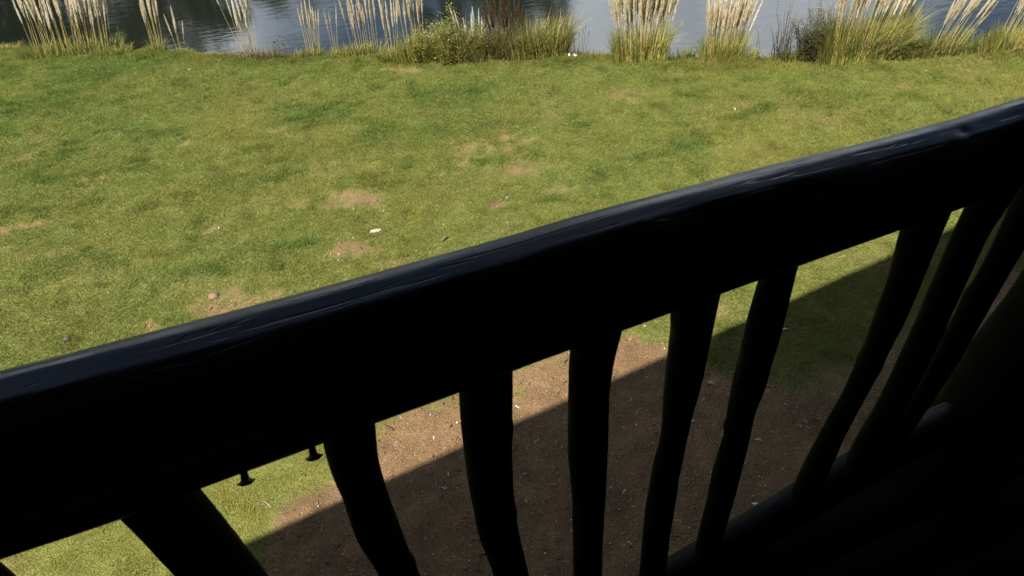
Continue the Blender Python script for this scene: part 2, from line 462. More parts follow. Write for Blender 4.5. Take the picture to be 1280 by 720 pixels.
# ------------------------------------------------------------------ mown grass (stuff)
def grass(name, n, x0, x1, y0, y1, seed, hmul=1.0, wmul=1.0):
    r = np.random.default_rng(seed)
    X = r.uniform(x0, x1, n); Y = r.uniform(y0, y1, n)
    # only where the veranda can look down on it, with room to step aside
    ok = (np.abs(X + 0.2) < 4.2 + Y * 0.58) & (Y > 1.7 + 0.12 * X) & (Y < shore(X) + 0.35)
    X, Y = X[ok], Y[ok]
    bz = bare(X, Y)
    gr = blobs(X, Y, GREEN, False)
    keep = r.random(len(X)) < (1 - bz) ** 1.3 * (0.82 + 0.18 * gr) + 0.012
    X, Y, bz, gr = X[keep], Y[keep], bz[keep], gr[keep]
    n = len(X)
    Z = land_z(X, Y)
    lush = vnoise(X * 0.9, Y * 0.9, 51, 3)
    tuft = vnoise(X * 6.5, Y * 6.5, 52, 2)
    near_moss = 1 - sstep(3.6, 4.8, np.hypot(X * 0.4 + 1, Y))     # short mossy turf by the building
    hh = (0.017 + 0.021 * r.random(n)) * (0.55 + 0.7 * tuft + 0.35 * lush + 0.25 * gr) * hmul * (1 - 0.5 * bz) * (1 - 0.45 * near_moss)
    edge = sstep(-0.45, 0.1, Y - shore(X))
    tf = vnoise(X * 3.3, Y * 4.2, 57, 3)
    hh *= 1 + 0.9 * sstep(0.58, 0.78, tf)
    hh *= 1 + 2.0 * edge * vnoise(X * 1.9, Y * 0.5, 59, 3) ** 1.5
    wd = (0.0026 + 0.0022 * r.random(n)) * wmul * (1 + 0.25 * edge)
    az = r.uniform(0, 2 * np.pi, n)
    # the sward lies over in drifts
    flow = vnoise(X * 1.6, Y * 1.6, 53, 2) * 4 * np.pi
    lean = 0.45 + 0.75 * r.random(n)
    lx = hh * lean * (np.cos(az) + 0.5 * np.cos(flow)); ly = hh * lean * (np.sin(az) + 0.5 * np.sin(flow))
    hz = hh * np.sqrt(np.clip(1 - (lean * 0.7) ** 2, 0.12, 1))
    px_, py_ = -np.sin(az + 0.6), np.cos(az + 0.6)
    V = np.empty((n, 3, 3), np.float32)
    V[:, 0] = np.stack([X - px_ * wd, Y - py_ * wd, Z - 0.004], 1)
    V[:, 1] = np.stack([X + px_ * wd, Y + py_ * wd, Z - 0.004], 1)
    V[:, 2] = np.stack([X + lx, Y + ly, Z + hz], 1)
    A = np.array([0.100, 0.162, 0.030]); B = np.array([0.214, 0.198, 0.042]); C_ = np.array([0.27, 0.215, 0.085]); D = np.array([0.066, 0.130, 0.024])
    yel = np.clip(0.50 + 0.9 * (vnoise(X * 0.55, Y * 0.8, 54, 4) - 0.5) + 0.6 * (vnoise(X * 3.4, Y * 3.4, 58, 3) - 0.5) + 0.028 * X + 0.35 * bz - 0.25 * gr + 0.65 * near_moss + 0.15 * edge + 0.5 * (r.random(n) - 0.5), 0, 1)[:, None]
    col = A * (1 - yel) + B * yel
    dk = np.clip(0.34 * sstep(0.52, 0.85, vnoise(X * 2.3, Y * 2.3, 55, 3)) + 0.14 * gr + 0.22 * sstep(0.60, 0.78, tf) + 0.2 * (r.random(n) - 0.5), 0, 0.85)[:, None]
    col = col * (1 - dk) + D * dk
    nm = (0.55 * near_moss)[:, None]; col = col * (1 - nm) + np.array([0.26, 0.225, 0.030]) * nm
    dry = (r.random(n) < 0.06 + 0.28 * bz + 0.10 * sstep(0.55, 0.8, vnoise(X * 1.2, Y * 1.7, 56, 3)) + 0.1 * edge)[:, None]
    col = np.where(dry, C_ * (0.6 + 0.6 * r.random(n)[:, None]), col)
    col *= (0.8 + 0.4 * r.random(n))[:, None]
    cc = np.repeat(col, 3, axis=0).reshape(n, 3, 3)
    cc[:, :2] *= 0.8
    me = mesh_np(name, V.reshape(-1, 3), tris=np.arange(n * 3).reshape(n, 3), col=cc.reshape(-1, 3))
    return tag(link(name, me, None, M_grass), 'short patchy mown lawn grass between the veranda and the pond', 'grass', kind='stuff')


grass('lawn_grass', 3_300_000, -12.5, 11, 1.8, 14.6, 61)
# ------------------------------------------------------------------ the lodge: deck, plus unseen walls and roof that shade the veranda
TH = math.radians(17)
U = np.array([math.cos(TH), math.sin(TH), 0]); Vv = np.array([-math.sin(TH), math.cos(TH), 0])
D_RAIL = 0.66
TE = math.radians(21.56)            # the eave runs a little off the railing, parallel to its shadow on the ground


def box_mesh(name, x0, x1, y0, y1, z0, z1):
    V = [(x0, y0, z0), (x1, y0, z0), (x1, y1, z0), (x0, y1, z0), (x0, y0, z1), (x1, y0, z1), (x1, y1, z1), (x0, y1, z1)]
    return mesh_np(name, V, quads=[(0, 3, 2, 1), (4, 5, 6, 7), (0, 1, 5, 4), (1, 2, 6, 5), (2, 3, 7, 6), (3, 0, 4, 7)])


DECK_Z = H - 1.86
lodge = empty('lodge_veranda', (0, 0, 0), TH)
tag(lodge, 'dark timber lodge veranda deck in deep shade behind the log railing', 'veranda')
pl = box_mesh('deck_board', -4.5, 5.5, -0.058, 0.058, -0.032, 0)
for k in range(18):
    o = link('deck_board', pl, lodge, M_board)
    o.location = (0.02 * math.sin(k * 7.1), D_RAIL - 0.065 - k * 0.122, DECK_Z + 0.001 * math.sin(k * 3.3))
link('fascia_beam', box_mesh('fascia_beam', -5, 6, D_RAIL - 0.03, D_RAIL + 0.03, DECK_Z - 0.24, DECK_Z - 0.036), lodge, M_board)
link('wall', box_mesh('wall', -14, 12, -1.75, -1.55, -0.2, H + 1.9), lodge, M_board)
link('light_blocking_wall', box_mesh('light_blocking_wall', -14, 12, -0.9, -0.7, -0.2, DECK_Z - 0.05), lodge, M_board)  # unseen wall, added to stop light coming from behind below the deck
roof = empty('lodge_roof', (0, 0, 0), TE)
tag(roof, 'dark boarded lodge roof whose eave shades the veranda and the soil below', 'roof')
EAVE_V, EAVE_Z = 0.90, H + 1.30
sl = 0.42
V = []
for (uu, vv, zz) in [(-16, EAVE_V, EAVE_Z), (15, EAVE_V, EAVE_Z), (15, -5, EAVE_Z + sl * (5 + EAVE_V)), (-16, -5, EAVE_Z + sl * (5 + EAVE_V))]:
    V.append((uu, vv, zz))
V += [(a_, b_, c_ + 0.12) for a_, b_, c_ in V]
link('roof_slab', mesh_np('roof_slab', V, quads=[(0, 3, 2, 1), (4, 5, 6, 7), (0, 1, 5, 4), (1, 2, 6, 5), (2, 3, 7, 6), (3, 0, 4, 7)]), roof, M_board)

# ------------------------------------------------------------------ log railing
railing = empty('log_railing', tuple(np.array([0, 0, DECK_Z]) + Vv * D_RAIL), TH)
tag(railing, 'black creosoted log railing with crooked branch balusters on the veranda edge', 'railing')
RO = np.array([0, 0, DECK_Z]) + Vv * D_RAIL


def loc(P):
    P = np.asarray(P) - RO
    return np.stack([P @ U, P @ Vv, P[..., 2]], -1)


def tangent_line(pix, rad, side, dv=0.0):
    """log axis points such that the log's upper (side=1) or lower (side=-1) outline passes the surveyed points"""
    out = []
    for (a_, b_), r_ in zip(pix, rad):
        d = ray(a_, b_); d = d / np.linalg.norm(d)
        n = np.cross(U, d); n /= np.linalg.norm(n)
        if n[2] > 0: n = -n
        n = n * side
        t_ = (D_RAIL + dv - r_ * (n @ Vv)) / (d @ Vv)
        out.append(np.array([0, 0, H]) + d * t_ + r_ * n)
    return np.array(out)


def log_mesh(name, axis_uvz, rad, nu, seg, seed, rough=0.05, warts=(), flat=0.0, ext=(0, 0), fine=0.0):
    """log along a polyline in the railing's frame: smooth, swelling, with knots"""
    A = np.asarray(axis_uvz)
    dist = np.concatenate([[0], np.cumsum(np.linalg.norm(np.diff(A, axis=0), axis=1))])
    tt = np.linspace(0, dist[-1], nu)
    # smooth the interpolated axis
    P = np.stack([np.interp(tt, dist, A[:, k]) for k in range(3)], 1)
    Rr = np.interp(tt, dist, rad)
    kw = max(3, nu // 14) | 1
    ker = np.hanning(kw + 2)[1:-1]; ker /= ker.sum()
    def sm(v):
        h_ = kw // 2
        vp = np.concatenate([2 * v[0] - v[1:h_ + 1][::-1], v, 2 * v[-1] - v[-h_ - 1:-1][::-1]])
        return np.convolve(vp, ker, 'valid')
    P = np.stack([sm(P[:, k]) for k in range(3)], 1); Rr = sm(Rr)
    T_ = np.gradient(P, axis=0); T_ /= np.linalg.norm(T_, axis=1)[:, None]
    ref = np.array([0, 1.0, 0])
    a1 = np.cross(T_, ref); a1 /= np.linalg.norm(a1, axis=1)[:, None]
    b1 = np.cross(T_, a1)
    th = np.linspace(0, 2 * np.pi, seg, endpoint=False)
    TT, AA = np.meshgrid(tt, th, indexing='ij')
    cx, sy = np.cos(AA), np.sin(AA)
    n1_ = vnoise(TT * 3.1 + 5 * cx * 0.18, 7 * sy * 0.18 + seed, seed, 2) - 0.5
    n2_ = vnoise(TT * 9 + cx * 0.9, sy * 1.3 + 3 * seed, seed + 1, 3) - 0.5
    n3_ = vnoise(TT * 28 + cx * 2.5, sy * 9 + cx * 7 + 3 * seed, seed + 2, 3) - 0.5
    RR = Rr[:, None] * (1 + rough * 1.6 * n1_ + rough * n2_ + fine * n3_)
    if flat:
        fc = Rr[:, None] * (1 - flat * (0.55 + 0.9 * vnoise(TT * 2.2, TT * 0 + seed, seed + 5, 3)))
        for (a0, k_) in ((0.24, 1.0), (0.95, 0.55)):
            da = np.angle(np.exp(1j * (AA - a0)))
            lim = (Rr[:, None] - (Rr[:, None] - fc) * k_) / np.clip(np.cos(da), 0.2, 1)
            RR = np.where(np.abs(da) < 1.0, np.minimum(RR, lim + RR * 0.02 * n2_), RR)
    for (tw, aw, sw, hw) in warts:
        da = np.angle(np.exp(1j * (AA - aw)))
        RR = RR + hw * np.exp(-((TT - tw) / sw) ** 2 - (da / (0.6 if hw > 0 else 0.22)) ** 2)
    V = P[:, None, :] + RR[..., None] * (a1[:, None, :] * cx[..., None] + b1[:, None, :] * sy[..., None])
    V = V.reshape(-1, 3)
    I, J = np.meshgrid(np.arange(nu - 1), np.arange(seg), indexing='ij')
    p = (I * seg + J).ravel(); q = (I * seg + (J + 1) % seg).ravel()
    quads = np.stack([p, q, q + seg, p + seg], 1)
    c0, c1 = len(V), len(V) + 1
    V = np.concatenate([V, P[:1], P[-1:]])
    k = np.arange(seg); k2 = (k + 1) % seg
    tr = np.concatenate([np.stack([np.full(seg, c0), k2, k], 1), np.stack([np.full(seg, c1), (nu - 1) * seg + k, (nu - 1) * seg + k2], 1)])
    return mesh_np(name, V, tris=tr, quads=quads, smooth=True)


# handrail: upper outline read off the photograph
top_px = [(-420, 570), (-200, 517), (0, 463), (160, 423), (320, 381), (480, 338), (640, 294), (730, 267), (800, 249), (960, 207), (1100, 173), (1200, 146), (1280, 121), (1420, 76), (1600, 18)]
r_top = [.050] * 3 + [.049, .049, .048, .047, .046, .047, .046, .046, .047, .046, .046, .046]
A = loc(tangent_line(top_px, r_top, 1))
hand = link('handrail', log_mesh('handrail', A, r_top, 900, 96, 3, 0.022, fine=0.014, flat=0.035,
            warts=[(1.18, .75, .06, -.003), (1.22, .62, .05, .0025), (1.62, .3, .012, -.002), (2.02, .35, .02, -.003), (2.05, .5, .03, .0025), (.75, .7, .05, .002)]), railing, M_rail)
# under-rail into which the balusters are let
bot_px = [(-420, 830), (-200, 767), (0, 700), (160, 647), (250, 611), (400, 556), (470, 529), (575, 491), (640, 464), (712, 438), (840, 391), (900, 368), (1000, 332), (1125, 288), (1205, 260), (1280, 232), (1420, 182), (1600, 118)]
r_bot = [.046] * len(bot_px)
B_ = loc(tangent_line(bot_px, r_bot, -1, -0.012))
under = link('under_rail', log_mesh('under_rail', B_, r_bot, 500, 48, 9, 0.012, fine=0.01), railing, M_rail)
# a spacer board closes the slit between the two logs
mid = []
for u_ in np.linspace(-1.6, 2.6, 15):
    zt = np.interp(u_, A[:, 0], A[:, 2]); zb = np.interp(u_, B_[:, 0], B_[:, 2])
    mid.append((u_, zt, zb))
Vb = []
for u_, zt, zb in mid:
    for dv in (-0.03, 0.022):
        Vb += [(u_, dv - 0.006, zb), (u_, dv - 0.006, zt - 0.012)]
qs = []
for i in range(len(mid) - 1):
    a_ = i * 4
    qs += [(a_, a_ + 4, a_ + 5, a_ + 1), (a_ + 2, a_ + 3, a_ + 7, a_ + 6), (a_ + 1, a_ + 5, a_ + 7, a_ + 3), (a_, a_ + 2, a_ + 6, a_ + 4)]
link('spacer_board', mesh_np('spacer_board', Vb, quads=qs), railing, M_rail)

low_px = [(800, 716), (830, 698), (905, 654), (990, 604), (1060, 563), (1157, 514)]
r_low = [.052, .050, .050, .049, .048, .047]
L_ = loc(tangent_line(low_px, r_low, 1, 0.0))
d_ = (L_[-1] - L_[0]) / (L_[-1][0] - L_[0][0])
k0 = np.array([0.35, 0, 0.35])
L2 = np.concatenate([[L_[0] + d_ * -2.2 * np.array([1, 1, .35]), L_[0] + d_ * -1.1 * np.array([1, 1, .5])], L_, [L_[-1] + d_ * 0.9 * np.array([1, 1, .5]), L_[-1] + d_ * 1.8 * np.array([1, 1, .3])]])
rl = [.052, .052] + r_low + [.047, .047]
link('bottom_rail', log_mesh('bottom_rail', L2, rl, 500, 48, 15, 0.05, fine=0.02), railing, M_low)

BAL = [
    [(704, -72, -10), (720, -55, 12), (760, -20, 50)],
    [(620, 132, 254), (645, 158, 276), (665, 177, 291), (690, 202, 310), (720, 231, 333)],
    [(545, 404, 470), (565, 408, 471), (585, 413, 475), (610, 425, 482), (660, 440, 500), (700, 465, 516), (720, 475, 525)],
    [(480, 573, 641), (525, 575, 641), (580, 582, 641), (620, 588, 643), (665, 597, 649), (690, 607, 655), (720, 617, 662)],
    [(425, 713, 775), (450, 711, 767), (490, 710, 762), (525, 710, 761), (570, 710, 759), (620, 715, 757), (660, 716, 754), (720, 716, 752)],
    [(375, 842, 899), (415, 838, 890), (450, 834, 883), (470, 831, 880), (510, 828, 867), (550, 825, 858), (585, 815, 851), (610, 811, 847), (630, 807, 844), (670, 803, 837), (720, 799, 832)],
    [(345, 950, 993), (400, 934, 980), (440, 925, 968), (480, 915, 957), (510, 910, 944), (545, 905, 937), (585, 892, 927), (615, 886, 920), (640, 880, 912), (685, 869, 899)],
    [(275, 1131, 1182), (302, 1122, 1170), (352, 1110, 1150), (395, 1093, 1132), (428, 1082, 1115), (450, 1072, 1105), (491, 1054, 1084), (539, 1027, 1058), (588, 1002, 1036)],
    [(250, 1211, 1262), (280, 1197, 1241), (307, 1185, 1227), (345, 1170, 1210), (380, 1154, 1193), (415, 1140, 1178), (457, 1120, 1158), (505, 1097, 1132), (560, 1065, 1104)],
    [(234, 1274, 1330), (282, 1252, 1296), (325, 1232, 1269), (355, 1215, 1252), (385, 1197, 1234), (425, 1177, 1212), (477, 1150, 1180), (520, 1122, 1152)],
]
CH = np.array([0, 0, H])
for i, rows in enumerate(BAL):
    P, R_ = [], []
    for k, (py, xl, xr) in enumerate(rows):
        cxp = (xl + xr) / 2
        d = ray(cxp, py); t_ = D_RAIL / (d @ Vv)
        a_ = rows[max(0, k - 1)]; b_ = rows[min(len(rows) - 1, k + 1)]
        sl_ = ((b_[1] + b_[2]) - (a_[1] + a_[2])) / 2 / (b_[0] - a_[0])
        P.append(loc(CH + d * t_)); R_.append((xr - xl) / 2 * t_ / math.sqrt(1 + sl_ * sl_))
    P = np.array(P); R_ = np.array(R_)
    # up into the under-rail
    zt = np.interp(P[0][0], B_[:, 0], B_[:, 2])
    d0 = (P[0] - P[1]) / (P[0][2] - P[1][2] + 1e-9)
    if P[0][2] < zt:
        P = np.concatenate([[P[0] + d0 * (zt - P[0][2])], P]); R_ = np.concatenate([[R_[0]], R_])
    # down to the bottom rail, straightening out
    zl = np.interp(P[-1][0], L2[:, 0], L2[:, 2])
    d1 = (P[-1] - P[-2]) / (P[-2][2] - P[-1][2] + 1e-9)
    dz = P[-1][2] - zl
    if dz > 0.02:
        m_ = P[-1] + d1 * min(dz, .1)
        e_ = m_ + np.array([d1[0] * 0.3 * (dz - min(dz, .1)), 0, -(dz - min(dz, .1)) - 1e-3])
        P = np.concatenate([P, [m_, e_]]); R_ = np.concatenate([R_, [R_[-1], R_[-1] * 1.02]])
    P[:, 1] += 0.0
    me = log_mesh('baluster', P, R_, 90, 32, 20 + i, 0.045, fine=0.035, warts=[(0.12 + 0.09 * (i * 7 % 5), 1.2 + i * 1.7, .02, .0035), (0.42 + 0.05 * (i * 3 % 4), 4.0 + i, .015, .004), (0.6, 2.8 + i * 2.1, .02, -.003)])
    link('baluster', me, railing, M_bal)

# stout corner post at the right end
pp = [(325, 1297, 1420), (382, 1262, 1380), (457, 1206, 1330), (517, 1161, 1290)]
P, R_ = [], []
for (py, xl, xr) in pp:
    d = ray((xl + xr) / 2, py); t_ = (D_RAIL) / (d @ Vv)
    P.append(loc(CH + d * t_)); R_.append((xr - xl) / 2 * t_ / 1.15)
P = np.array(P); dd = (P[0] - P[-1]) / (P[0][2] - P[-1][2])
P = np.concatenate([[P[0] + dd * 0.25, ], P, [P[-1] - dd * 0.5]]); R_ = np.concatenate([[R_[0]], R_, [R_[-1]]])
post = link('post', log_mesh('post', P, R_, 120, 40, 40, 0.03, fine=0.02), railing, M_bal)
tag(post, 'stout log post at the right end of the railing')

# two bolt ends with mushroom nuts under the rail
for (bx, by, tx, ty) in [(308, 604, 309, 585), (393, 573, 395, 552)]:
    d = ray(bx, by); t_ = (D_RAIL - 0.035) / (d @ Vv); pb = loc(CH + d * t_)
    prof = [(0.0, -0.0030), (0.006, -0.0022), (0.0105, 0.0010), (0.0110, 0.0022), (0.0070, 0.0036), (0.0050, 0.0065), (0.0044, 0.0125), (0.0047, 0.07), (0, 0.07)]
    V, T = [], []; seg = 20
    for (r_, z_) in prof:
        for k in range(seg):
            a_ = 2 * math.pi * k / seg
            V.append((r_ * math.cos(a_), r_ * math.sin(a_), z_))
    for i in range(len(prof) - 1):
        for k in range(seg):
            k2 = (k + 1) % seg
            T.append((i * seg + k, i * seg + k2, (i + 1) * seg + k2, (i + 1) * seg + k))
    o = link('bolt', mesh_np('bolt', V, quads=T, smooth=True), railing, M_bolt)
    o.location = tuple(pb)
    o.rotation_euler = (-0.75, 0.1, 0); o.scale = (1.12, 1.12, 1.0)
# ------------------------------------------------------------------ bank plants
def base_at(px_, py_):
    """where a bank plant stands"""
    p = gnd(px_, py_)
    x_ = p[0]; y_ = min(p[1], float(shore(p[0:1])[0]) + 0.03)
    return (x_, y_, float(land_z(np.array([x_]), np.array([y_]))[0]))


def blade(mb, p0, h, az, lean, wd, col, r, seg=4, curl=1.0):
    """curved strap leaf: a two sided strip"""
    pts = []
    for i in range(seg + 1):
        t_ = i / seg
        out = lean * h * (t_ ** (1.6)) * 1.0
        up = h * (t_ - 0.35 * curl * lean * t_ ** 2.6)
        pts.append((p0[0] + out * math.cos(az), p0[1] + out * math.sin(az), p0[2] + up))
    sx, sy = -math.sin(az + 0.5), math.cos(az + 0.5)
    V, T = [], []
    for i, p in enumerate(pts):
        ww = wd * (1 - (i / seg) ** 1.5 * 0.92)
        V += [(p[0] - sx * ww, p[1] - sy * ww, p[2]), (p[0] + sx * ww, p[1] + sy * ww, p[2])]
    for i in range(seg):
        a_ = i * 2
        T += [(a_, a_ + 1, a_ + 3), (a_, a_ + 3, a_ + 2)]
    c0 = np.array(col)
    mb.add(V, T, c0)


def make_plume(seed, L, wd, col):
    r = random.Random(seed); mb = MB()
    n = 420
    for i in range(n):
        t_ = r.random()
        z_ = L * t_
        prof = math.sin(math.pi * min(1, t_ * 0.88 + 0.10)) ** 0.8 * (1 - 0.4 * t_)
        a_ = r.uniform(0, 2 * math.pi)
        rr = wd * prof * r.uniform(0.3, 1.0) * 1.1
        l = L * r.uniform(0.09, 0.17)
        bx, by = 0.15 * rr * math.cos(a_), 0.15 * rr * math.sin(a_)
        ex, ey = rr * math.cos(a_), rr * math.sin(a_)
        sw = 0.020
        V = [(bx - sw * math.sin(a_), by + sw * math.cos(a_), z_), (bx + sw * math.sin(a_), by - sw * math.cos(a_), z_), (ex, ey, z_ + l), ]
        mb.add(V, [(0, 1, 2)], np.array(col) * r.uniform(0.7, 1.15))
    return mb.mesh('plume')


PL_C = {'white': (0.90, 0.87, 0.75), 'tan': (0.82, 0.75, 0.57), 'buff': (0.87, 0.80, 0.64), 'brown': (0.21, 0.145, 0.085)}
PLUME = {k: [make_plume(100 + j * 7 + hash_, 1.0, 0.085, v) for j in range(3)] for hash_, (k, v) in enumerate(PL_C.items())}
for k in PLUME:
    for me_ in PLUME[k]: me_.materials.append(M_plume)
sb = MB(); v_, t_ = tube([(0, 0, 0), (0, 0, 0.33), (0, 0, 0.66), (0, 0, 1)], [1.3, 1.1, 0.9, 0.6], 5)
sb.add(v_, t_, (0.44, 0.36, 0.13)); STEM = sb.mesh('stem'); STEM.materials.append(M_stem)
sb = MB(); sb.add(v_, t_, (0.10, 0.07, 0.045)); STEM_D = sb.mesh('dark_stem'); STEM_D.materials.append(M_stem)


def reed(name, label, group, base, spread, n_pl, hs, pl, kind, n_leaf, lh, leafcol, seed, lean=(0, 0), fan=0.16, cat='pampas grass', wide=None, pw=1.0):
    """clump of plumed grass: leaves (stuff) + every stem with its plume"""
    r = random.Random(seed)
    root = empty(name, base, 0)
    tag(root, label, cat, group)
    wide = wide or spread
    if n_leaf:
        mb = MB()
        for i in range(n_leaf):
            q_ = r.uniform(-1, 1); x_ = q_ * wide; y_ = r.uniform(-1, 1) * spread * 0.5
            az = math.atan2(r.uniform(-1, 1) * 0.7, q_ + r.uniform(-0.8, 0.8))
            h_ = lh * r.uniform(0.45, 1.1)
            cc = np.array(leafcol[r.randrange(len(leafcol))]) * r.uniform(0.7, 1.25)
            blade(mb, (x_, y_, -0.03), h_, az, r.uniform(0.04, 0.30) if r.random() < .6 else r.uniform(.3, .75), r.uniform(0.003, 0.0060), cc, r)
        o = link('leaves', mb.mesh('leaves'), root, M_leaf); o['kind'] = 'stuff'
    n_pl = int(n_pl * (1.45 if n_pl > 2 else 1))
    for i in range(n_pl):
        q_ = (i + r.uniform(0.1, 0.9)) / n_pl * 2 - 1
        x_ = q_ * wide * 0.92; y_ = r.uniform(-.5, .5) * spread
        h_ = r.uniform(*hs) * 1.08; lx = q_ * fan + lean[0] + r.gauss(0, 0.035); ly = r.gauss(0, 0.05) + lean[1]
        st = link('stem', STEM if kind != 'brown' else STEM_D, root)
        st.location = (x_ * 0.8, y_, -0.03)
        st.rotation_euler = (-ly, lx, r.uniform(0, 6))
        rot = Matrix.Rotation(lx, 3, 'Y') @ Matrix.Rotation(-ly, 3, 'X')
        st.rotation_euler = rot.to_euler()
        st.scale = (0.0032, 0.0032, h_)
        L = pl * r.uniform(0.6, 1.15)
        k_ = kind if kind in PLUME else r.choice(['white', 'tan', 'buff', 'buff'])
        p_ = link('plume', r.choice(PLUME[k_]), st)
        p_.matrix_parent_inverse = Matrix.Identity(4)
        W = L * (pw * 0.7 + 0.62) * r.uniform(0.8, 1.15)
        p_.scale = (W / 0.0032, W / 0.0032, L / h_)
        p_.location = (0, 0, 1 - L * 0.12 / h_)
        bend = r.uniform(-0.05, 0.05)
    return root


LG = [(0.16, 0.19, 0.04), (0.24, 0.24, 0.05), (0.11, 0.16, 0.03), (0.32, 0.26, 0.10)]
LY = [(0.34, 0.33, 0.06), (0.27, 0.29, 0.06), (0.44, 0.36, 0.13), (0.17, 0.21, 0.04)]
LD = [(0.05, 0.08, 0.025), (0.09, 0.12, 0.035), (0.16, 0.14, 0.05)]
LB = [(0.25, 0.18, 0.09), (0.16, 0.11, 0.05), (0.12, 0.13, 0.04)]
G1 = 'plumed pampas grass clumps along the pond bank'
reed('pampas_clump', 'wide dense clump of many pale plumes over dark water, leftmost on the bank', G1, base_at(104, 52), .28, 40, (.52, .86), .46, 'mix', 620, .40, LG, 1, lean=(.25, 0), wide=.92, fan=.10, pw=.45)
reed('pampas_clump', 'small tuft of cream plumes just right of the leftmost wide pampas clump', G1, base_at(203, 57), .09, 7, (.50, .78), .48, 'tan', 150, .34, LG, 2, lean=(.17, 0), wide=.15, fan=.05, pw=.3)
reed('pampas_clump', 'two short plumes beside the small cream tuft on the left bank', G1, base_at(231, 60), .05, 3, (.36, .52), .34, 'buff', 60, .22, LG, 3, lean=(.2, 0), wide=.09, pw=.3)
reed('pampas_clump', 'single long stem leaning steeply left with one thin pale plume', G1, base_at(308, 65), .02, 1, (.88, .92), .36, 'white', 24, .2, LB, 4, lean=(-.22, 0), wide=.03, pw=.3)
reed('pampas_clump', 'ghostly pale upright plumes right of the leaning stem against blue water', G1, base_at(316, 66), .08, 9, (.50, .90), .46, 'white', 120, .36, LB, 5, lean=(.14, 0), wide=.17, fan=.05, pw=.25)
reed('pampas_clump', 'thin cream plumed tuft standing before the bluest water', G1, base_at(393, 67), .07, 10, (.52, .62), .34, 'buff', 80, .30, LG, 6, lean=(.12, 0), wide=.15, fan=.05, pw=.25)
reed('pampas_clump', 'pair of faint slim plumes between two cream tufts', G1, base_at(420, 67), .04, 3, (.46, .54), .30, 'tan', 30, .2, LG, 7, lean=(.10, 0), wide=.07, pw=.1)
reed('pampas_clump', 'row of tapering buff plumes left of the leafy green shrub', G1, base_at(458, 69), .10, 9, (.44, .66), .50, 'tan', 190, .30, LG, 8, lean=(.05, 0), wide=.30, fan=.04, pw=.3)
reed('pampas_clump', 'few slim tall plumes standing close left of the green shrub', G1, base_at(492, 70), .07, 6, (.42, .66), .42, 'buff', 130, .3, LY, 9, lean=(.07, 0), wide=.13, fan=.04, pw=.25)
reed('pampas_clump', 'tall plumes rising out of the left side of the green shrub', G1, base_at(520, 72), .08, 8, (.62, .86), .48, 'tan', 160, .45, LG, 10, lean=(.06, 0), wide=.20, fan=.05, pw=.25)
reed('pampas_clump', 'cream plumes poking up within the middle of the green shrub', G1, base_at(592, 73), .07, 5, (.40, .80), .34, 'white', 100, .4, LY, 11, lean=(-.02, 0), wide=.2, pw=.6)
reed('pampas_clump', 'big fan of golden plumes with green base, left of the two large clumps', G1, base_at(799, 70), .22, 72, (.56, .86), .50, 'mix', 950, .70, LY + LY + LG, 12, lean=(.02, 0), wide=.42, fan=.17, pw=.62)
reed('pampas_clump', 'golden plumed clump with bright yellow green base, right of the two large clumps', G1, base_at(899, 73), .18, 52, (.50, .66), .44, 'mix', 850, .62, LY + LY + LG, 13, lean=(.06, 0), wide=.30, fan=.16, pw=.62)
reed('pampas_clump', 'broad tall mass of yellow green reeds under rosy plumes, before the dark shrub', G1, base_at(1068, 71), .26, 60, (.70, 1.05), .48, 'mix', 1900, .9, LY + LG + LG + LD + LB, 14, lean=(.10, 0), wide=.62, fan=.18, pw=.6)
reed('pampas_clump', 'open group of plumes leaning right near the right end of the bank', G1, base_at(1172, 67), .14, 12, (.50, .80), .42, 'tan', 700, .5, LG + LD, 15, lean=(.26, 0), wide=.30, fan=.14, pw=.6)
reed('pampas_clump', 'rightmost clump of golden plumes with drooping green leaves', G1, base_at(1262, 58), .18, 22, (.48, .8), .42, 'buff', 800, .5, LG + LY, 16, lean=(.22, 0), wide=.40, fan=.14, pw=.7)
reed('rust_dock', 'rust brown flower spikes over dark foliage in the middle of the bank', None, base_at(634, 71), .08, 14, (.44, .72), .36, 'brown', 420, .55, LB + LD, 17, lean=(0, 0), wide=.26, cat='wild plant', pw=1.0)
reed('dry_sedge', 'dry tan and green sedge tussock right of the rust brown spikes', None, base_at(683, 70), .12, 6, (.36, .5), .18, 'tan', 800, .80, LB + LG + LY, 18, wide=.36, cat='sedge', pw=.4)
reed('dry_sedge', 'thin dark dried stalks rising beside the white stones at the bank edge', None, base_at(722, 66), .04, 5, (.30, .5), .10, 'brown', 60, .24, LB, 19, wide=.15, cat='sedge', pw=.35)
G2 = 'low tufts of rank grass along the pond bank'
